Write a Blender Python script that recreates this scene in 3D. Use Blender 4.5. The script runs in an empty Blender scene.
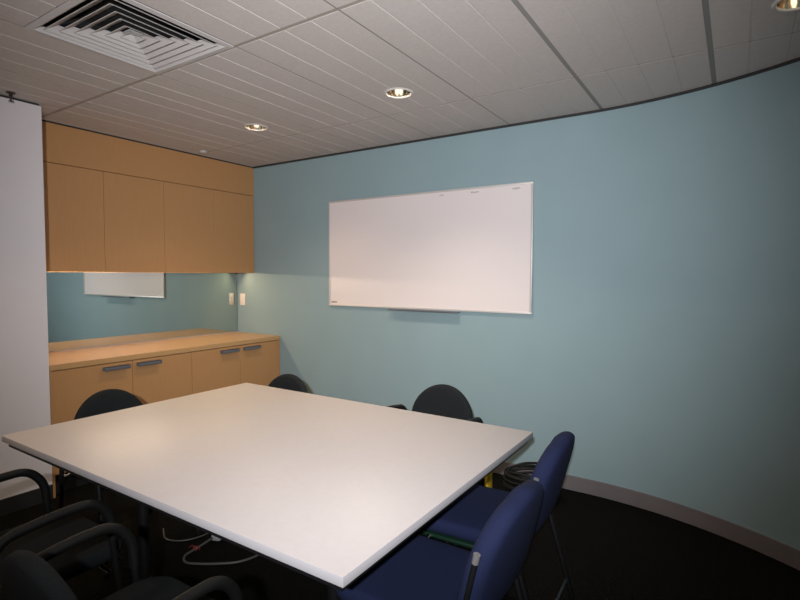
import bpy, bmesh, math
from mathutils import Vector, Matrix
PI = math.pi
scene = bpy.context.scene
COL = scene.collection

# ------------------------------------------------------------------ materials
def mat(name, color, rough=0.6, metal=0.0, spec=0.5, emit=None, estr=0.0):
    m = bpy.data.materials.new(name); m.use_nodes = True
    b = m.node_tree.nodes['Principled BSDF']
    b.inputs['Base Color'].default_value = (*color, 1)
    b.inputs['Roughness'].default_value = rough
    b.inputs['Metallic'].default_value = metal
    b.inputs['Specular IOR Level'].default_value = spec
    if emit:
        b.inputs['Emission Color'].default_value = (*emit, 1)
        b.inputs['Emission Strength'].default_value = estr
    return m

def noisy(name, c1, c2, scale=(1, 1, 1), nscale=20, detail=4, rough=0.6, bump=0.0, spec=0.5, bscale=None):
    m = mat(name, c1, rough, 0, spec)
    nt = m.node_tree; N = nt.nodes; L = nt.links; b = N['Principled BSDF']
    tc = N.new('ShaderNodeTexCoord'); mp = N.new('ShaderNodeMapping'); mp.inputs['Scale'].default_value = scale
    nz = N.new('ShaderNodeTexNoise'); nz.inputs['Scale'].default_value = nscale; nz.inputs['Detail'].default_value = detail
    rp = N.new('ShaderNodeValToRGB')
    rp.color_ramp.elements[0].color = (*c1, 1); rp.color_ramp.elements[1].color = (*c2, 1)
    rp.color_ramp.elements[0].position = .3; rp.color_ramp.elements[1].position = .7
    L.new(tc.outputs['Object'], mp.inputs['Vector']); L.new(mp.outputs['Vector'], nz.inputs['Vector'])
    L.new(nz.outputs['Fac'], rp.inputs['Fac']); L.new(rp.outputs['Color'], b.inputs['Base Color'])
    if bump:
        n2 = N.new('ShaderNodeTexNoise'); n2.inputs['Scale'].default_value = bscale or nscale * 4
        L.new(mp.outputs['Vector'], n2.inputs['Vector'])
        bp = N.new('ShaderNodeBump'); bp.inputs['Strength'].default_value = bump; bp.inputs['Distance'].default_value = .002
        L.new(n2.outputs['Fac'], bp.inputs['Height']); L.new(bp.outputs['Normal'], b.inputs['Normal'])
    return m

M = {}
M['teal'] = noisy('teal_paint', (.250, .345, .370), (.260, .360, .385), nscale=3, rough=.75, bump=.08, bscale=220, spec=.3)
M['white_paint'] = noisy('white_paint', (.74, .69, .70), (.76, .71, .72), nscale=3, rough=.8, bump=.05, bscale=200, spec=.3)
M['ceiling'] = noisy('ceiling_tile', (.52, .475, .45), (.56, .515, .49), nscale=60, rough=.9, bump=.25, bscale=300, spec=.2)
M['tbar'] = mat('ceiling_bar', (.25, .22, .20), .7)
M['tbar_beige'] = mat('ceiling_bar_beige', (.33, .29, .25), .7)
M['cap'] = mat('cap_metal', (.30, .29, .29), .3, .5)
M['tbar_grey'] = mat('ceiling_bar_grey', (.24, .23, .215), .7)
M['groove'] = mat('gap_dark', (.03, .028, .028), .8)
M['plenum'] = mat('plenum_dark', (.01, .01, .01), .9)
M['wood'] = noisy('beech_veneer', (.455, .238, .096), (.490, .262, .110), scale=(30, 30, 1.2), nscale=6, detail=6, rough=.45, spec=.4)
M['wood_top'] = noisy('beech_top', (.50, .29, .125), (.54, .32, .14), scale=(30, 1.2, 30), nscale=6, detail=6, rough=.30, spec=.5)
M['table'] = noisy('table_laminate', (.54, .49, .472), (.56, .51, .492), nscale=40, rough=.42, spec=.4)
M['table_edge'] = mat('table_edge', (.43, .415, .43), .5)
M['black_metal'] = mat('black_metal', (.008, .008, .009), .4)
M['black_plastic'] = mat('black_plastic', (.005, .005, .0045), .6, 0, .3)
M['chrome'] = mat('chrome', (.75, .73, .70), .15, 1.0)
M['alu'] = mat('aluminium', (.62, .60, .57), .38, 1.0)
M['alu_paint'] = mat('alu_light', (.60, .58, .56), .4, .3)
M['black_fabric'] = noisy('black_fabric', (.011, .0125, .0135), (.016, .018, .0195), nscale=250, rough=.95, bump=.4, bscale=500, spec=.15)
M['blue_fabric'] = noisy('navy_fabric', (.010, .0145, .046), (.013, .019, .057), nscale=250, rough=.9, bump=.4, bscale=500, spec=.2)
M['board'] = mat('whiteboard_steel', (.74, .675, .665), .32, 0, .45)
M['ink'] = mat('marker_ink', (.10, .09, .12), .6)
M['mirror'] = mat('mirror_glass', (.58, .63, .61), .0, 1.0)
M['mirror_edge'] = mat('mirror_edge', (.10, .16, .15), .2)
M['handle'] = mat('handle_grey', (.17, .17, .19), .45, .3)
M['skirting'] = noisy('skirting_grey', (.155, .135, .14), (.17, .15, .155), nscale=8, rough=.6)
M['skirting_dark'] = mat('skirting_dark', (.022, .022, .024), .55)
M['kick'] = mat('kick_black', (.010, .010, .010), .6)
M['switch'] = mat('switch_white', (.78, .70, .62), .4)
M['vent'] = mat('vent_white', (.52, .50, .495), .5)
M['reflector'] = mat('reflector_bright', (.85, .78, .66), .12, 1.0)
M['lamp_ring'] = mat('lamp_ring', (.62, .58, .55), .4)
M['cfl'] = mat('cfl_tube', (.9, .9, .85), .3, 0, .5, (1, .88, .68), .9)
M['led'] = mat('led_lens', (.9, .9, .85), .3, 0, .5, (1, .75, .42), 3.0)
M['brass'] = mat('sprinkler_dark', (.07, .045, .035), .4, .6)
M['white_plastic'] = mat('white_plastic', (.36, .36, .37), .45)
M['grey_cable'] = mat('grey_cable', (.085, .082, .076), .5)
M['red'] = mat('red_tie', (.22, .03, .03), .5)
M['yellow'] = mat('yellow_plastic', (.75, .48, .03), .5)
M['green'] = mat('green_plastic', (.003, .022, .011), .5)

def carpet():
    m = noisy('black_carpet', (.0065, .0065, .0055), (.011, .0105, .009), nscale=140, rough=1.0, spec=.05)
    nt = m.node_tree; N = nt.nodes; L = nt.links; b = N['Principled BSDF']
    tc = N.new('ShaderNodeTexCoord')
    w = N.new('ShaderNodeTexWave'); w.inputs['Scale'].default_value = 45; w.bands_direction = 'X'
    w2 = N.new('ShaderNodeTexWave'); w2.inputs['Scale'].default_value = 30; w2.bands_direction = 'Y'
    mx = N.new('ShaderNodeMath'); mx.operation = 'ADD'
    L.new(tc.outputs['Object'], w.inputs['Vector']); L.new(tc.outputs['Object'], w2.inputs['Vector'])
    L.new(w.outputs['Fac'], mx.inputs[0]); L.new(w2.outputs['Fac'], mx.inputs[1])
    bp = N.new('ShaderNodeBump'); bp.inputs['Strength'].default_value = .8; bp.inputs['Distance'].default_value = .004
    L.new(mx.outputs[0], bp.inputs['Height']); L.new(bp.outputs['Normal'], b.inputs['Normal'])
    return m
M['carpet'] = carpet()

# ------------------------------------------------------------------ helpers
def smooth(me, ang=40):
    for p in me.polygons: p.use_smooth = True
    try: me.set_sharp_from_angle(angle=math.radians(ang))
    except Exception: pass

def obj(name, bm, material, parent=None, sm=True, mats=None):
    bmesh.ops.recalc_face_normals(bm, faces=bm.faces[:])
    me = bpy.data.meshes.new(name); bm.to_mesh(me); bm.free()
    for m in (mats or [material]): me.materials.append(m)
    if sm: smooth(me)
    o = bpy.data.objects.new(name, me); COL.objects.link(o)
    if parent: o.parent = parent
    return o

def tag(o, label=None, cat=None, group=None, kind=None):
    if label: o['label'] = label
    if cat: o['category'] = cat
    if group: o['group'] = group
    if kind: o['kind'] = kind
    return o

def thing(name, label, cat, loc=(0, 0, 0), rz=0, group=None):
    o = bpy.data.objects.new(name, None); COL.objects.link(o)
    o.empty_display_size = .05
    o.location = loc; o.rotation_euler = (0, 0, rz)
    return tag(o, label, cat, group)

def dup(root, loc, rz, label, group=None):
    def rec(o, parent):
        c = o.copy(); COL.objects.link(c); c.parent = parent
        for ch in list(o.children):
            rec(ch, c)
        return c
    r = root.copy(); COL.objects.link(r)
    r.location = loc; r.rotation_euler = (0, 0, rz); r['label'] = label
    if group: r['group'] = group
    for ch in list(root.children): rec(ch, r)
    return r

def box(bm, x0, x1, y0, y1, z0, z1, bev=0.0, seg=2, mi=0):
    v = [bm.verts.new((x, y, z)) for x in (x0, x1) for y in (y0, y1) for z in (z0, z1)]
    fs = [bm.faces.new([v[i] for i in q]) for q in
          ((0, 1, 3, 2), (4, 6, 7, 5), (0, 4, 5, 1), (2, 3, 7, 6), (0, 2, 6, 4), (1, 5, 7, 3))]
    for f in fs: f.material_index = mi
    if bev:
        es = set(e for f in fs for e in f.edges)
        bmesh.ops.bevel(bm, geom=list(es), offset=bev, segments=seg, affect='EDGES', profile=.5)
    return bm

def nbox(*a, **k): return box(bmesh.new(), *a, **k)

def fillet(pts, r, n=6):
    pts = [Vector(p) for p in pts]
    if r <= 0 or len(pts) < 3: return pts
    out = [pts[0]]
    for i in range(1, len(pts) - 1):
        a, b, c = pts[i - 1], pts[i], pts[i + 1]
        d1 = (a - b); d2 = (c - b)
        k = min(r, d1.length * .48, d2.length * .48)
        p0 = b + d1.normalized() * k; p2 = b + d2.normalized() * k
        for j in range(n + 1):
            t = j / n
            out.append(p0 * (1 - t) ** 2 + b * 2 * t * (1 - t) + p2 * t * t)
    out.append(pts[-1]); return out

def tube(bm, pts, r, fr=0.0, seg=10, mi=0, closed=False, n=6):
    P = fillet(pts, fr, n) if not closed else [Vector(p) for p in pts]
    rings = []; N = len(P)
    t0 = (P[1] - P[0]).normalized()
    up = Vector((0, 0, 1)) if abs(t0.z) < .9 else Vector((1, 0, 0))
    nrm = (up - t0 * up.dot(t0)).normalized()
    for i, p in enumerate(P):
        if closed: t = (P[(i + 1) % N] - P[i - 1]).normalized()
        else: t = ((P[min(i + 1, N - 1)] - P[max(i - 1, 0)])).normalized()
        nrm = (nrm - t * nrm.dot(t))
        nrm = nrm.normalized() if nrm.length > 1e-6 else t.orthogonal().normalized()
        bi = t.cross(nrm)
        rr = r(i / (N - 1)) if callable(r) else r
        rings.append([bm.verts.new(p + (nrm * math.cos(a) + bi * math.sin(a)) * rr)
                      for a in (2 * PI * k / seg for k in range(seg))])
    m = N if closed else N - 1
    for i in range(m):
        A, B = rings[i], rings[(i + 1) % N]
        for k in range(seg):
            f = bm.faces.new((A[k], A[(k + 1) % seg], B[(k + 1) % seg], B[k])); f.material_index = mi
    if not closed:
        bm.faces.new(rings[0][::-1]).material_index = mi; bm.faces.new(rings[-1]).material_index = mi
    return bm

def lathe(bm, prof, seg=32, c=(0, 0, 0), mi=0, close=False):
    rings = [[bm.verts.new((c[0] + r * math.cos(2 * PI * k / seg), c[1] + r * math.sin(2 * PI * k / seg), c[2] + z))
              for k in range(seg)] for r, z in prof]
    R = rings + [rings[0]] if close else rings
    for A, B in zip(R[:-1], R[1:]):
        for k in range(seg):
            bm.faces.new((A[k], A[(k + 1) % seg], B[(k + 1) % seg], B[k])).material_index = mi
    if not close:
        for e in (rings[0], rings[-1]):
            bm.faces.new(e).material_index = mi
    return bm

def pad(bm, outline, t, e, warp, crown=.25, n=8):
    """cushion: outline is a closed list of 2-D points, t thickness, e edge rounding,
    warp maps (u, v, w) to a 3-D point (w is the offset across the thickness)"""
    cx = sum(p[0] for p in outline) / len(outline); cy = sum(p[1] for p in outline) / len(outline)
    ext = max(math.hypot(p[0] - cx, p[1] - cy) for p in outline)
    sc = []
    for s in (.25, .5, .75): sc.append((s, t / 2 * (1 + crown * (1 - s * s))))
    for j in range(n + 1):
        a = PI * j / n
        sc.append((1 - e / ext * (1 - math.sin(a)), math.cos(a) * t / 2 * (1 + crown * .05)))
    for s in (.75, .5, .25): sc.append((s, -t / 2 * (1 + crown * (1 - s * s))))
    rings = [[bm.verts.new(warp(cx + (p[0] - cx) * s, cy + (p[1] - cy) * s, w)) for p in outline] for s, w in sc]
    K = len(outline)
    for A, B in zip(rings[:-1], rings[1:]):
        for k in range(K): bm.faces.new((A[k], A[(k + 1) % K], B[(k + 1) % K], B[k]))
    for ring, s in ((rings[0], 1), (rings[-1], -1)):
        c = bm.verts.new(warp(cx, cy, s * t / 2 * (1 + crown)))
        for k in range(K): bm.faces.new((ring[k], ring[(k + 1) % K], c))
    return bm

def rrect(w, h, r, n=6, cx=0, cy=0):
    out = []
    for sx, sy, a0 in ((1, 1, 0), (-1, 1, PI / 2), (-1, -1, PI), (1, -1, 1.5 * PI)):
        for j in range(n + 1):
            a = a0 + PI / 2 * j / n
            out.append((cx + sx * (w / 2 - r) + r * math.cos(a), cy + sy * (h / 2 - r) + r * math.sin(a)))
    # subdivide long straight edges
    res = []
    for a, b in zip(out, out[1:] + out[:1]):
        d = math.hypot(b[0] - a[0], b[1] - a[1]); k = max(1, int(d / .05))
        for j in range(k): res.append((a[0] + (b[0] - a[0]) * j / k, a[1] + (b[1] - a[1]) * j / k))
    return res

# ------------------------------------------------------------------ dimensions
H = 2.4427          # ceiling
YB = 3.405           # teal wall
XJ = -4.162          # wall behind the joinery
XC = -3.5615         # counter front / partition face
XU = -3.900          # wall-cabinet front
YE = 1.470          # end of the partition, start of the joinery
ARC_C = (-.82, 1.405); ARC_R = 2.0
YF = -1.25; XR = ARC_C[0] + ARC_R

# ------------------------------------------------------------------ room shell
tag(obj('floor', nbox(-4.4, 1.35, -1.4, 3.6, -.1, 0), M['carpet'], sm=False), kind='structure')

arc = [(ARC_C[0] + ARC_R * math.sin(a), ARC_C[1] + ARC_R * math.cos(a)) for a in (PI / 2 * k / 48 for k in range(49))]
path = [(XJ - .1, YB)] + arc + [(XR, YF - .1)]

def ribbon(path, off0, off1, z0, z1):
    """closed prism along a path; offsets are measured into the room"""
    bm = bmesh.new(); n = len(path); rows = []
    for i, p in enumerate(path):
        a = Vector(path[max(i - 1, 0)]); b = Vector(path[min(i + 1, n - 1)])
        t = (b - a).normalized(); nr = Vector((t.y, -t.x))   # right of travel = into the room
        q0 = Vector(p) + nr * off0; q1 = Vector(p) + nr * off1
        rows.append([bm.verts.new((q0.x, q0.y, z0)), bm.verts.new((q1.x, q1.y, z0)),
                     bm.verts.new((q1.x, q1.y, z1)), bm.verts.new((q0.x, q0.y, z1))])
    for A, B in zip(rows[:-1], rows[1:]):
        for k in range(4): bm.faces.new((A[k], A[(k + 1) % 4], B[(k + 1) % 4], B[k]))
    bm.faces.new(rows[0]); bm.faces.new(rows[-1][::-1])
    return bm

tag(obj('wall_back', ribbon(path, -.1, 0, 0, H), M['teal']), kind='structure')
tag(obj('wall_left', nbox(XJ - .1, XC, YF - .1, YE - .003, 0, H - .014), M['white_paint'], sm=False), kind='structure')
tag(obj('wall_side', nbox(XJ - .1, XJ, YE - .003, YB, 0, H), M['teal'], sm=False), kind='structure')
tag(obj('wall_front', nbox(XC, XR, YF - .1, YF, 0, H), M['white_paint'], sm=False), kind='structure')
# shadow-line trims under the ceiling
tag(obj('trim_1', ribbon([(XU, YB)] + arc + [(XR, YF)], 0, .012, H - .014, H), M['groove']), kind='structure')
tag(obj('trim_2', nbox(XJ, XC - .012, YF, YE - .01, H - .014, H), M['groove'], sm=False), kind='structure')
# skirtings
sk = [(-3.59, YB)] + arc + [(XR, YF)]
tag(obj('baseboard_back', ribbon(sk, 0, .012, .006, .098), M['skirting']), kind='structure')
tag(obj('baseboard_left', nbox(XC, XC + .010, YF, YE - .006, 0, .095), M['skirting_dark'], sm=False), kind='structure')

# ------------------------------------------------------------------ ceiling
X0 = -3.127; TW = .6; T1 = 2.785
LIGHTS = [(-2.842, 2.505), (-1.631, 2.481), (.168, 2.468), (-2.842, .1), (-1.631, .1)]  # last two downlights are added out of view to light the near end
HOLE = .074
def ceiling():
    bm = bmesh.new()
    ys = [(T1 - 3.6, T1 - 2.4), (T1 - 2.4, T1 - 1.2), (T1 - 1.2, T1), (T1, T1 + 1.2), (T1 - 4.8, T1 - 3.6)]
    for i in range(-2, 8):
        gx0 = .011 if i >= 4 else .0050; gx1 = .011 if i >= 3 else .0050
        if i == 3: gx0 = .0050
        xa, xb = X0 + TW * i + gx0, X0 + TW * (i + 1) - gx1
        for ya, yb in ys:
            g0 = .011 if abs(ya - (T1 - 1.2)) < .01 else .0050
            g1 = .011 if abs(yb - (T1 - 1.2)) < .01 else .0050
            y0, y1 = ya + g0, yb - g1
            if i == 1 and abs(ya - (T1 - 2.4)) < .01: y1 = yb - .6 - .0035      # diffuser takes this half
            # profile with three shallow grooves
            pr = [(xa, H + .02), (xa, H)]
            for k in (1, 2, 3):
                xc = X0 + TW * i + TW * k / 4
                pr += [(xc - .004, H), (xc - .003, H + .0022), (xc + .003, H + .0022), (xc + .004, H)]
            pr += [(xb, H), (xb, H + .02)]
            A = [bm.verts.new((x, y0, z)) for x, z in pr]; B = [bm.verts.new((x, y1, z)) for x, z in pr]
            n = len(pr)
            for k in range(n): bm.faces.new((A[k], A[(k + 1) % n], B[(k + 1) % n], B[k]))
            bm.faces.new(A[::-1]); bm.faces.new(B)
    bmesh.ops.recalc_face_normals(bm, faces=bm.faces[:])
    o = obj('ceiling', bm, M['ceiling'], sm=False)
    cut = bmesh.new()
    for x, y in LIGHTS:
        lathe(cut, [(HOLE, H - .05), (HOLE, H + .1)], 40, (x, y, 0))
    c = obj('cutter', cut, M['ceiling'])
    md = o.modifiers.new('holes', 'BOOLEAN'); md.object = c; md.operation = 'DIFFERENCE'; md.solver = 'EXACT'
    dg = bpy.context.evaluated_depsgraph_get()
    me = bpy.data.meshes.new_from_object(o.evaluated_get(dg))
    o.modifiers.clear(); o.data = me
    for p in me.polygons: p.use_smooth = False
    bpy.data.objects.remove(c, do_unlink=True)
    return tag(o, kind='structure')
ceiling()
# grid bars seated in the joints
n = 3
def bars(name, rects, m):
    bm = bmesh.new()
    for r in rects: box(bm, *r)
    return tag(obj(name, bm, m, sm=False), kind='structure')
def free_y(x, w):   # keep bars out of the downlight cans (none lies on a joint)
    return [(x - w, x + w, T1 - 4.8, T1 + 1.2, H + .0009, H + .018)]
thin = []
for i in range(-1, 4): thin += free_y(X0 + TW * i, .0048)
wide = []
for i in range(4, 8): wide += free_y(X0 + TW * i, .0105)
bars('trim_3', thin, M['tbar']); bars('trim_4', [(a, b, c, d, H + .0015, H + .018) for a, b, c, d, e, f in wide], M['tbar_grey'])
bars('trim_5', [(-4.3, XR + .1, T1 - 1.2 - .0105, T1 - 1.2 + .0105, H + .0017, H + .0175)], M['tbar_beige'])
bars('trim_6', [(-4.3, XR + .1, y - .0048, y + .0048, H + .0011, H + .0176) for y in (T1, T1 - 2.4, T1 - 3.6)], M['tbar'])
tag(obj('ceiling_backing', nbox(-4.4, 1.35, -1.4, 3.6, H + .16, H + .2), M['plenum'], sm=False), kind='structure')  # unseen slab over the tiles, added to block light through the gaps

# downlights
def downlight():
    t = thing('downlight', 'round recessed downlight nearest the beech cupboards, over the table end', 'ceiling light', (*LIGHTS[0], H), 0, 'recessed downlights')
    obj('trim_ring', lathe(bmesh.new(), [(.068, .002), (.070, -.005), (.078, -.006), (.085, -.001), (.085, .0), (.072, .002)], 40, close=True), M['lamp_ring'], t)
    bm = bmesh.new()
    prof = [(.070, -.003), (.068, .02), (.060, .05), (.046, .078), (.028, .094), (.006, .10)]
    outer = [(r + .0025, z + .002) for r, z in prof][::-1]
    lathe(bm, prof + outer, 28, close=True)
    obj('reflector', bm, M['reflector'], t)
    bm = bmesh.new()
    for dx in (-.014, .014):
        tube(bm, [(dx, -.011, .085), (dx, -.011, .020), (dx, .011, .020), (dx, .011, .085)], .006, .011, 8)
    obj('lamp_tube', bm, M['cfl'], t)
    return t
dl = downlight()
dlab = ['', 'round recessed downlight shining highest above the whiteboard, middle of the ceiling',
        'round recessed downlight in the dark ceiling corner by the curved wall',
        'added unseen recessed downlight over the white partition end of the room',
        'added unseen recessed downlight above the near row of black armchairs']
for (x, y), lb in list(zip(LIGHTS, dlab))[1:]:
    dup(dl, (x, y, H), 0, lb)

# four-way supply air diffuser in half a tile
def diffuser():
    cx, cy = X0 + TW * 1.5, T1 - 1.2 - .3 - .004
    t = thing('air_diffuser', 'square white four-way air vent with stepped louvres in the ceiling', 'air vent', (cx, cy, H))
    def sq(bm, prof):
        rings = [[bm.verts.new((sx * h, sy * h, z)) for sx, sy in ((1, 1), (-1, 1), (-1, -1), (1, -1))] for h, z in prof]
        for A, B in zip(rings, rings[1:] + rings[:1]):
            for k in range(4): bm.faces.new((A[k], A[(k + 1) % 4], B[(k + 1) % 4], B[k]))
        return bm
    obj('frame', sq(bmesh.new(), [(.298, 0), (.298, -.004), (.272, -.006), (.252, .010), (.254, .014), (.274, .0)]), M['vent'], t, sm=False)
    for k in range(6):
        h = .248 - k * .042
        obj('louvre', sq(bmesh.new(), [(h, -.003), (h - .042, .020), (h - .0425, .0212), (h - .003, -.0040)]), M['vent'], t, sm=False)
    bm = bmesh.new(); box(bm, -.03, .03, -.03, .03, .012, .016)
    obj('core_plate', bm, M['vent'], t, sm=False)
    bm = bmesh.new()
    sq(bm, [(.254, .012), (.256, .012), (.256, .11), (.254, .11)]); box(bm, -.256, .256, -.256, .256, .108, .112)
    obj('plenum_box', bm, M['plenum'], t, sm=False)
diffuser()

# sprinkler head and little ceiling sensor
t = thing('sprinkler_head', 'small dark fire sprinkler hanging from the ceiling above the white partition', 'sprinkler', (-3.483, 1.282, H))
obj('escutcheon', lathe(bmesh.new(), [(.024, 0), (.022, -.005), (.012, -.009), (.004, -.009)], 24), M['brass'], t)
bm = bmesh.new(); lathe(bm, [(.009, -.009), (.009, -.022), (.004, -.024)], 16)
for s in (-1, 1): tube(bm, [(s * .007, 0, -.020), (s * .013, 0, -.034), (s * .003, 0, -.048)], .0025, .006, 8)
obj('body', bm, M['brass'], t)
obj('deflector', lathe(bmesh.new(), [(.003, -.047), (.014, -.048), (.014, -.050), (.003, -.051)], 20), M['brass'], t)
tag(obj('ceiling_sensor', lathe(bmesh.new(), [(.030, H), (.029, H - .010), (.022, H - .016), (.003, H - .018)], 24, (-3.761, 2.745, 0)), M['vent']),
    'tiny white round sensor on the ceiling just over the beech bulkhead', 'sensor')

# ------------------------------------------------------------------ joinery
YS = [YE, 1.997, 2.472, 2.945, YB - .004]      # door joints
# bulkhead panel over the wall cupboards
tag(obj('bulkhead_panel', nbox(XJ + .012, XU, YE + .002, YB - .002, 2.168, H - .012), M['wood'], sm=False), 'long plain beech panel filling between wall cupboards and ceiling', 'panel')
tag(obj('trim_7', nbox(XJ, XU - .004, YE, YB - .002, H - .012, H), M['groove'], sm=False), kind='structure')
for k, lab in ((0, 'pair of beech wall cupboard doors nearest the white partition'), (2, 'pair of beech wall cupboard doors in the corner by the teal wall')):
    y0, y1, y2 = YS[k], YS[k + 1], YS[k + 2]
    t = thing('wall_cabinet', lab + ', above the mirror', 'cupboard', ((XU + XJ) / 2, y1, 1.43), 0, 'wall cupboards above the mirror')
    ox, oy, oz = t.location
    obj('body', nbox(XJ - ox, XU - .020 - ox, y0 - oy + .0006, y2 - oy - .0006, .016, .736), M['wood'], t, sm=False)
    for a, b in ((y0, y1), (y1, y2)):
        obj('door', nbox(XU - .019 - ox, XU - ox, a - oy + .0012, b - oy - .0012, -.001, .734, bev=.0012, seg=1), M['wood'], t, sm=False)

ZC = .8444
CT = .036
tag(obj('worktop', nbox(XJ + .0005, XC, YE + .001, YB - .001, ZC - CT, ZC, bev=.0015, seg=1), M['wood_top'], sm=False), 'long beech worktop over the floor cupboards, under the mirror', 'worktop')
def pull():
    bm = bmesh.new()
    box(bm, -.006, .028, -.088, .088, .006, .012, bev=.002)
    box(bm, .022, .028, -.088, .088, -.014, .012, bev=.002)
    box(bm, -.006, .0, -.088, .088, -.014, .012, bev=.0015)
    return bm
for k, lab in ((0, 'beech floor cupboard with two grey pulls beside the white partition'), (2, 'beech floor cupboard with two grey pulls against the teal wall')):
    y0, y1, y2 = YS[k], YS[k + 1], YS[k + 2]
    t = thing('base_cabinet', lab, 'cupboard', ((XC + XJ) / 2, y1, 0), 0, 'floor cupboards under the worktop')
    ox, oy, oz = t.location
    zt = ZC - CT
    obj('body', nbox(XJ - ox + .001, XC - .026 - ox, y0 - oy + .0006, y2 - oy - .0006, .14, zt - .001), M['wood'], t, sm=False)
    obj('kickboard', nbox(XJ - ox + .001, XC - .07 - ox, y0 - oy + .0006, y2 - oy - .0006, 0, .14), M['kick'], t, sm=False)
    for j, (a, b) in enumerate(((y0, y1), (y1, y2))):
        aa = a - oy + .0015; bb = b - oy - .0015
        if k == 2 and j == 1: bb -= .018
        if k == 0 and j == 0: aa += .014
        d = obj('door', nbox(XC - .024 - ox, XC - .005 - ox, aa, bb, .142, zt - .006, bev=.0012, seg=1), M['wood'], t, sm=False)
        yc = y1 - oy + (-.118 if j == 0 else .118)
        p = obj('handle', pull(), M['handle'], d); p.location = (XC - .005 - ox + .005, yc, .772)
    if k == 2: obj('end_panel', nbox(XC - .024 - ox, XC - .003 - ox, YB - .021 - oy, YB - .0035 - oy, 0.0, zt - .002), M['wood'], t, sm=False)
    if k == 0: obj('end_panel', nbox(XC - .024 - ox, XC - .003 - ox, YE + .001 - oy, YE + .0145 - oy, 0.0, zt - .002), M['wood'], t, sm=False)

# mirror splashback with an aluminium channel along its foot
t = thing('mirror', 'wide mirror splashback between beech worktop and wall cupboards', 'mirror', (XJ, (YE + YB) / 2, ZC))
oy = (YE + YB) / 2
obj('mirror_pane', nbox(.0003, .005, YE + .002 - oy, YB - .008 - oy, .001, 1.4445 - ZC), M['mirror'], t, sm=False)
obj('edge_strip', nbox(.0003, .0055, YB - .008 - oy, YB - .003 - oy, .001, 1.4445 - ZC), M['mirror_edge'], t, sm=False)
obj('foot_channel', nbox(.0052, .010, YE + .002 - oy, YB - .008 - oy, .0, .007), M['white_plastic'], t, sm=False)

# slim LED strips tucked up behind the cupboard doors
XP = XU - .145
STRIPS = [(YS[0] + .06, YS[2] - .05), (YS[2] + .05, YS[4] - .07)]
def strip(lab, y0, y1):
    yc = (y0 + y1) / 2; L = (y1 - y0) / 2
    t = thing('cabinet_light', lab, 'light', (XP, yc, 1.446), 0, 'light strips under the wall cupboards')
    obj('housing', nbox(-.016, .008, -L, L, -.013, -.0001, bev=.001, seg=1), M['alu'], t, sm=False)
    obj('diffuser', nbox(.0081, .0095, -L + .005, L - .005, -.0135, -.010), M['led'], t, sm=False)
strip('slim light strip under the wall cupboard nearest the white partition', *STRIPS[0])
strip('slim light strip under the wall cupboard in the teal wall corner', *STRIPS[1])

# light switch
t = thing('light_switch', 'white switch plate on the teal wall just above the worktop corner', 'switch', (-4.075, YB, 1.170))
obj('plate', nbox(-.036, .036, -.008, -.0003, -.058, .058, bev=.003), M['switch'], t)
for z in (-.018, .018):
    obj('rocker', nbox(-.009, .009, -.0115, -.0078, z - .012, z + .012, bev=.0015), M['switch'], t)

# ------------------------------------------------------------------ whiteboard
WX0, WX1, WZ0, WZ1 = -2.942, -1.150, 1.149, 2.040
wc = ((WX0 + WX1) / 2, YB, WZ0)
t = thing('whiteboard', 'large white dry-erase board in a thin silver frame on the teal wall', 'whiteboard', wc)
w = (WX1 - WX0) / 2; h = WZ1 - WZ0
obj('writing_surface', nbox(-w + .008, w - .008, -.016, -.0005, .008, h - .008), M['board'], t, sm=False)
bm = bmesh.new(); f = .014
box(bm, -w, w, -.022, -.0004, 0, f, bev=.002); box(bm, -w, w, -.022, -.0004, h - f, h, bev=.002)
box(bm, -w, -w + f, -.0218, -.0005, f - .002, h - f + .002, bev=.002); box(bm, w - f, w, -.0218, -.0005, f - .002, h - f + .002, bev=.002)
obj('frame', bm, M['alu_paint'], t)
bm = bmesh.new()
box(bm, -2.297 - wc[0], -1.69 - wc[0], -.062, -.002, -.012, -.008, bev=.001)
box(bm, -2.297 - wc[0], -1.69 - wc[0], -.062, -.058, -.011, -.001, bev=.001)
tag(obj('pen_tray', bm, M['handle'], t), 'dark aluminium pen tray')
def strokes(x, z, wd, hh, n, seed):
    bm = bmesh.new(); import random; r = random.Random(seed)
    for k in range(n):
        xx = x + wd * k / n
        tube(bm, [(xx, -.0163, z + r.uniform(0, hh * .3)), (xx + wd / n * .35, -.0163, z + hh * r.uniform(.6, 1)),
                  (xx + wd / n * .8, -.0163, z + r.uniform(0, hh * .4))], .0011, .006, 6)
    return bm
for x, wd, n, s in ((-1.864, .036, 3, 1), (-1.608, .062, 6, 2), (-1.295, .055, 5, 3)):
    tag(obj('ink_mark', strokes(x - wc[0], 1.997 - wc[2], wd, .016, n, s), M['ink'], t), 'small marker scribble')
bm = bmesh.new(); box(bm, -2.916 - wc[0], -2.850 - wc[0], -.0168, -.0158, .024, .042)
lp = obj('maker_label', bm, M['alu'], t, sm=False)
bm = bmesh.new()
for k in range(5): box(bm, -2.910 - wc[0] + k * .011, -2.902 - wc[0] + k * .011, -.0173, -.0166, .028, .037)
obj('label_print', bm, M['ink'], lp, sm=False)

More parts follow.
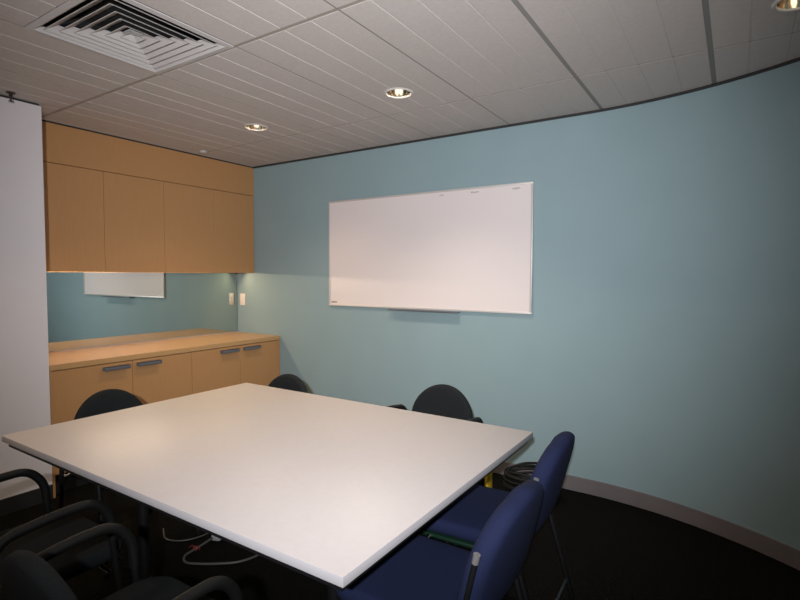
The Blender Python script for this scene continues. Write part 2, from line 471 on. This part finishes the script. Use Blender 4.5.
# ------------------------------------------------------------------ table
TX0, TX1, TY0, TY1, TZ = -2.616, -.733, .888, 2.205, .72
tc_ = ((TX0 + TX1) / 2, (TY0 + TY1) / 2)
t = thing('meeting_table', 'large rectangular meeting table with pale laminate top on black legs', 'table', (*tc_, 0))
a = (TX1 - TX0) / 2; b = (TY1 - TY0) / 2
bm = bmesh.new(); box(bm, -a, a, -b, b, TZ - .026, TZ, bev=.0018, seg=2)
for f in bm.faces:
    if f.normal.z < .5: f.material_index = 1
bm.normal_update()
for f in bm.faces: f.material_index = 0 if f.normal.z > .5 else 1
obj('tabletop', bm, None, t, mats=[M['table'], M['table_edge']])
bm = bmesh.new(); i = .018
for x0, x1, y0, y1 in ((-a + i, a - i, -b + i, -b + i + .03), (-a + i, a - i, b - i - .03, b - i), (-a + i, -a + i + .03, -b + i + .03, b - i - .03), (a - i - .03, a - i, -b + i + .03, b - i - .03)):
    box(bm, x0, x1, y0, y1, TZ - .050, TZ - .0262, bev=.001, seg=1)
obj('under_frame', bm, M['black_metal'], t)
for sx in (-1, 1):
    for sy in (-1, 1):
        bm = bmesh.new(); lathe(bm, [(.024, .004), (.024, TZ - .0752)], 20, (sx * .57, sy * .255, 0))
        lg = obj('leg', bm, M['black_metal'], t)
        obj('foot', lathe(bmesh.new(), [(.030, 0), (.030, .010), (.022, .014)], 20, (sx * .57, sy * .255, 0)), M['black_plastic'], lg)
for sx in (-1, 1):
    obj('cross_rail', nbox(sx * .57 - .02, sx * .57 + .02, -b + .05, b - .05, TZ - .075, TZ - .0505), M['black_metal'], t, sm=False)

# ------------------------------------------------------------------ chairs
def back_outline(w, h, z0):
    """D shape: rounded foot, straight sides, half-round top (u across, v up)"""
    r = w / 2; out = []
    for j in range(25):
        a_ = PI * j / 24
        out.append((r * math.cos(a_), z0 + h - r + r * math.sin(a_)))
    side = h - r
    for j in range(1, 4): out.append((-r, z0 + side - (side - .06) * j / 4))
    for j in range(7):
        a_ = PI + PI / 2 * j / 6
        out.append((-r + .06 + .06 * math.cos(a_), z0 + .06 + .06 * math.sin(a_)))
    for j in range(1, 5): out.append((-r + .06 + (2 * r - .12) * j / 5, z0))
    for j in range(7):
        a_ = 1.5 * PI + PI / 2 * j / 6
        out.append((r - .06 + .06 * math.cos(a_), z0 + .06 + .06 * math.sin(a_)))
    for j in range(1, 4): out.append((r, z0 + .06 + (side - .06) * j / 4))
    return out

def soft_rect(w, h, z0, rt=.13, rb=.06, crown=.012):
    """upholstered back: wide, softly crowned top with big corner radii"""
    out = []; x = w / 2
    def arc_(cx, cy, r, a0, k=8):
        for j in range(k + 1):
            a_ = a0 + PI / 2 * j / k; out.append((cx + r * math.cos(a_), cy + r * math.sin(a_)))
    arc_(x - rt, z0 + h - rt, rt, 0)
    for j in (1, 2, 3): out.append((x - rt - (w - 2 * rt) * j / 4, z0 + h + crown * math.sin(PI * j / 4)))
    arc_(-x + rt, z0 + h - rt, rt, PI / 2)
    for j in (1, 2, 3): out.append((-x, z0 + h - rt - (h - rt - rb) * j / 4))
    arc_(-x + rb, z0 + rb, rb, PI)
    for j in range(1, 6): out.append((-x + rb + (w - 2 * rb) * j / 6, z0))
    arc_(x - rb, z0 + rb, rb, 1.5 * PI)
    for j in (1, 2, 3): out.append((x, z0 + rb + (h - rt - rb) * j / 4))
    return out

def back_warp(y0, lean, curve, z0):
    return lambda u, v, w_: Vector((u, y0 - (v - z0) * lean + curve * u * u - w_, v))

def arm_chair():
    t = thing('arm_chair', '', 'chair')
    bm = bmesh.new(); pad(bm, rrect(.46, .45, .09, 6, 0, .02), .055, .026, lambda u, v, w_: Vector((u, v, .437 + w_ + .12 * max(0, abs(u) - .1) ** 2)), .25)
    obj('seat', bm, M['black_fabric'], t)
    bm = bmesh.new(); pad(bm, back_outline(.395, .365, .42), .044, .020, back_warp(-.175, .10, .55, .42), .2)
    bk = obj('backrest', bm, M['black_fabric'], t)
    for s in (-1, 1):
        lg = obj('leg', tube(bmesh.new(), [(s * .245, -.235, .006), (s * .245, -.185, .42), (s * .243, -.185, .59)], .0115, .08, 10), M['black_metal'], t)
        obj('foot', lathe(bmesh.new(), [(.014, 0), (.014, .02), (.008, .026)], 14, (s * .245, -.235, 0)), M['black_plastic'], lg)
        lg = obj('leg', tube(bmesh.new(), [(s * .245, .225, .006), (s * .245, .175, .40), (s * .245, .162, .53)], .0115, .06, 10), M['black_metal'], t)
        obj('foot', lathe(bmesh.new(), [(.014, 0), (.014, .02), (.008, .026)], 14, (s * .245, .225, 0)), M['black_plastic'], lg)
        obj('armrest', tube(bmesh.new(), [(s * .243, -.188, .575), (s * .246, -.15, .635), (s * .25, -.01, .654), (s * .25, .105, .654), (s * .246, .160, .59), (s * .245, .166, .50)], .0155, .07, 12), M['black_plastic'], t)
    for y, y2 in ((.155, .15), (-.178, -.16)):
        bm = tube(bmesh.new(), [(-.24, y, .385), (-.10, y2, .402), (.10, y2, .402), (.24, y, .385)], .009, .05)
        tag(obj('seat_support', bm, M['chrome'], t), 'chrome tube')
    bm = bmesh.new()
    tube(bm, [(-.24, -.188, .56), (-.12, -.222, .56), (.12, -.222, .56), (.24, -.188, .56)], .010, .06)
    obj('back_support', bm, M['black_metal'], t)
    return t

def blue_chair():
    t = thing('side_chair', '', 'chair')
    bm = bmesh.new(); pad(bm, rrect(.41, .46, .08, 6, 0, .02), .056, .026, lambda u, v, w_: Vector((u, v, .445 + w_)), .25)
    obj('seat', bm, M['blue_fabric'], t)
    tag(obj('seat_shell', nbox(-.20, .20, -.17, .21, .396, .412, bev=.006), M['green'], t), 'green underside')
    bm = bmesh.new(); pad(bm, soft_rect(.445, .335, .475, rt=.165, rb=.09), .066, .032, back_warp(-.222, .26, .30, .475), .22)
    obj('backrest', bm, M['blue_fabric'], t)
    for s in (-1, 1):
        up = obj('back_upright', tube(bmesh.new(), [(s * .214, -.18, .43), (s * .222, -.222, .50), (s * .229, -.272, .715)], .008, .04, 10), M['black_metal'], t)
        tag(obj('bracket', tube(bmesh.new(), [(s * .2285, -.268, .698), (s * .229, -.2735, .722)], .0095, 0, 10), M['cap'], up), 'chrome end cap')
        lg = obj('leg', tube(bmesh.new(), [(s * .226, -.20, .43), (s * .226, -.325, .006)], .0105, 0, 10), M['black_metal'], t)
        obj('foot', lathe(bmesh.new(), [(.014, 0), (.014, .02), (.008, .026)], 14, (s * .226, -.325, 0)), M['black_plastic'], lg)
        lg = obj('leg', tube(bmesh.new(), [(s * .22, .20, .40), (s * .226, .235, .006)], .0105, 0, 10), M['black_metal'], t)
        obj('foot', lathe(bmesh.new(), [(.014, 0), (.014, .02), (.008, .026)], 14, (s * .226, .235, 0)), M['black_plastic'], lg)
        tag(obj('brace', tube(bmesh.new(), [(s * .216, -.20, .43), (s * .214, .02, .04), (s * .214, .215, .02)], .0075, .06, 8), M['chrome'], t), 'thin chrome side brace')
    for y in (-.12, .15):
      bm = tube(bmesh.new(), [(-.225, y, .40), (.225, y, .40)], .009)
      tag(obj('seat_support', bm, M['chrome'], t), 'chrome tube')
    obj('stretcher', tube(bmesh.new(), [(-.225, -.285, .14), (.225, -.285, .14)], .008), M['black_metal'], t)
    return t

GA = 'black armchairs around the meeting table'
ac = arm_chair(); ac['group'] = GA
ac.location = (-1.305, .695, 0); ac.rotation_euler.z = 0
ac['label'] = 'black round-backed armchair nearest the camera, on the near long side of table'
dup(ac, (-2.02, .745, 0), 0, 'black armchair on the near long side of table, closer to white partition')
dup(ac, (-2.645, 1.455, 0), -PI / 2, 'black round-backed armchair at the table end facing the beech cupboards')
dup(ac, (-2.35, 2.115, 0), PI, 'black round-backed armchair on far side of table, beside the cupboard corner')
dup(ac, (-1.385, 2.385, 0), PI, 'black round-backed armchair on far side of table, below the whiteboard')
GB = 'navy chairs at the right table end'
bc = blue_chair(); bc['group'] = GB
bc.location = (-.832, 1.905, 0); bc.rotation_euler.z = PI / 2 + .05
bc['label'] = 'navy blue fabric chair at the right table end, nearer the teal wall'
dup(bc, (-.790, 1.372, 0), PI / 2, 'navy blue fabric chair at the right table end, nearer the camera')

# ------------------------------------------------------------------ cables on the floor
t = thing('power_cable', 'pale grey cable with white plug looped on the dark carpet under the table', 'cable', (-2.2, 1.6, 0))
ox, oy = -2.2, 1.6
pts = [(-2.285, 1.69, .018), (-2.285, 1.60, .006), (-2.275, 1.51, .006), (-2.215, 1.475, .006), (-2.12, 1.525, .006), (-2.00, 1.62, .006), (-1.965, 1.72, .006), (-1.99, 1.84, .006), (-2.10, 1.92, .006)]
obj('cord', tube(bmesh.new(), [(x - ox, y - oy, z) for x, y, z in pts], .0055, .06, 8), M['grey_cable'], t)
bm = nbox(-.026, .026, -.022, .028, .001, .034, bev=.008)
p = tag(obj('plug', bm, M['white_plastic'], t), 'white plug'); p.location = (-2.278 - ox, 1.715 - oy, 0); p.rotation_euler.z = .4
bm = bmesh.new()
for k in range(3):
    tube(bm, [(.012 * math.cos(q), .004 * (k - 1), .008 + .010 * math.sin(q)) for q in (2 * PI * j / 14 for j in range(14))], .0022, 0, 6, closed=True)
tube(bm, [(0, 0, .018), (.02, .012, .022), (.035, .0, .010)], .002, .01, 6); tube(bm, [(0, 0, .018), (-.022, -.006, .022), (-.034, -.014, .008)], .002, .01, 6)
p = tag(obj('cable_tie', bm, M['red'], t), 'red tie'); p.location = (-2.284 - ox, 1.585 - oy, 0)
tag(obj('data_cable', tube(bmesh.new(), [(-2.62, 1.62, .005), (-2.50, 1.55, .005), (-2.40, 1.60, .005), (-2.36, 1.72, .005), (-2.42, 1.86, .005), (-2.30, 1.95, .005)], .0035, .06, 8), M['grey_cable']),
    'thin grey cable lying left of the white plug on the carpet', 'cable')

# black lead coil and yellow power box by the skirting
t = thing('cable_coil', 'tangled coil of black cables on the floor by the teal wall skirting', 'cable', (-1.07, 3.14, 0))
import random
rnd = random.Random(4)
bm = bmesh.new()
for k in range(13):
    r1 = rnd.uniform(.085, .13); ph = rnd.uniform(0, 6); tl = rnd.uniform(.3, .9); z0 = .02 + .010 * k
    tube(bm, [(r1 * 1.25 * math.cos(q + ph) + rnd.uniform(-.004, .004), r1 * .8 * math.sin(q + ph), z0 + .045 * tl * math.sin(q + ph * 1.7) + .028) for q in (2 * PI * j / 28 for j in range(28))], .0075, 0, 8, closed=True)
obj('loops', bm, M['black_plastic'], t)
tag(obj('red_lead', tube(bmesh.new(), [(.09, -.06, .10), (.12, .0, .13), (.125, .05, .09), (.11, .07, .02)], .006, .03, 8), M['red'], t), 'red lead')
bm = bmesh.new(); tube(bm, [(-.05, .02, .13), (.02, -.05, .165), (.07, .0, .13), (.06, .05, .07)], .006, .03, 8)
obj('loose_end', bm, M['black_plastic'], t)
t = thing('power_box', 'small yellow box beside the black cables, under the table edge', 'box', (-1.325, 3.00, 0))
obj('shell', nbox(-.055, .055, -.04, .04, .0, .21, bev=.008), M['yellow'], t)
obj('outlet', nbox(-.03, .03, -.043, -.0395, .06, .13, bev=.002), M['black_plastic'], t)

# ------------------------------------------------------------------ lights
def light(name, kind, loc, energy, color, target=None, **kw):
    d = bpy.data.lights.new(name, kind); d.energy = energy; d.color = color
    for k, v in kw.items(): setattr(d, k, v)
    o = bpy.data.objects.new(name, d); COL.objects.link(o); o.location = loc
    if target is not None:
        o.rotation_euler = (Vector(target) - Vector(loc)).to_track_quat('-Z', 'Y').to_euler()
    return o
WARM = (1, .74, .48)

for k, (x, y) in enumerate(LIGHTS):
    e = [36, 62, 0, 36, 3, 0][k]
    if e: light('downlight_glow', 'SPOT', (x, y, H - .004), e, [WARM, (1, .84, .68)][k == 1], (x, y, 0), spot_size=math.radians([125, 116, 150, 125, 130, 130][k]), spot_blend=1.0, shadow_soft_size=.11)
for (y0, y1), e in zip(STRIPS, (3.6, 1.9)):  # left strip thrown wide, standing in for the flash bounced off the mirror
    l = light('strip_glow', 'AREA', (XP + .0105, (y0 + y1) / 2, 1.4335), e, (1, .80, .58) if y0 < 2 else (1, .72, .40), shape='RECTANGLE', size=y1 - y0, size_y=.004)
    zz = Vector((-.95, 0, .31) if y0 < 2 else (-.6, 0, .8)).normalized(); xx = Vector((0, 1, 0)); yy = zz.cross(xx)
    m4 = Matrix((xx, yy, zz)).transposed().to_4x4(); m4.translation = l.location; l.matrix_world = m4
light('camera_flash', 'SPOT', (.08, -.30, 1.58), 296, (.95, .955, .985), (-2.05, 2.9, 1.63), spot_size=math.radians(86), spot_blend=1.0, shadow_soft_size=.02)

w = bpy.data.worlds.new('world'); scene.world = w; w.use_nodes = True
w.node_tree.nodes['Background'].inputs['Color'].default_value = (.01, .01, .01, 1)

# ------------------------------------------------------------------ camera
cam = bpy.data.cameras.new('camera'); co = bpy.data.objects.new('camera', cam); COL.objects.link(co)
yaw, pitch, roll = .5782, -.0477, .0027
fwd = Vector((-math.sin(yaw) * math.cos(pitch), math.cos(yaw) * math.cos(pitch), math.sin(pitch)))
right = Vector((math.cos(yaw), math.sin(yaw), 0)); up = right.cross(fwd)
r = right * math.cos(roll) + up * math.sin(roll); u = -right * math.sin(roll) + up * math.cos(roll)
mtx = Matrix((r, u, -fwd)).transposed().to_4x4(); mtx.translation = (0, 0, 1.41)
co.matrix_world = mtx
cam.sensor_width = 36; cam.lens = 36 * 514.5 / 800; cam.clip_start = .02
scene.camera = co

vs = scene.view_settings
vs.view_transform = 'Standard'; vs.look = 'None'; vs.gamma = 1; vs.use_curve_mapping = False
vs.exposure = 0.75
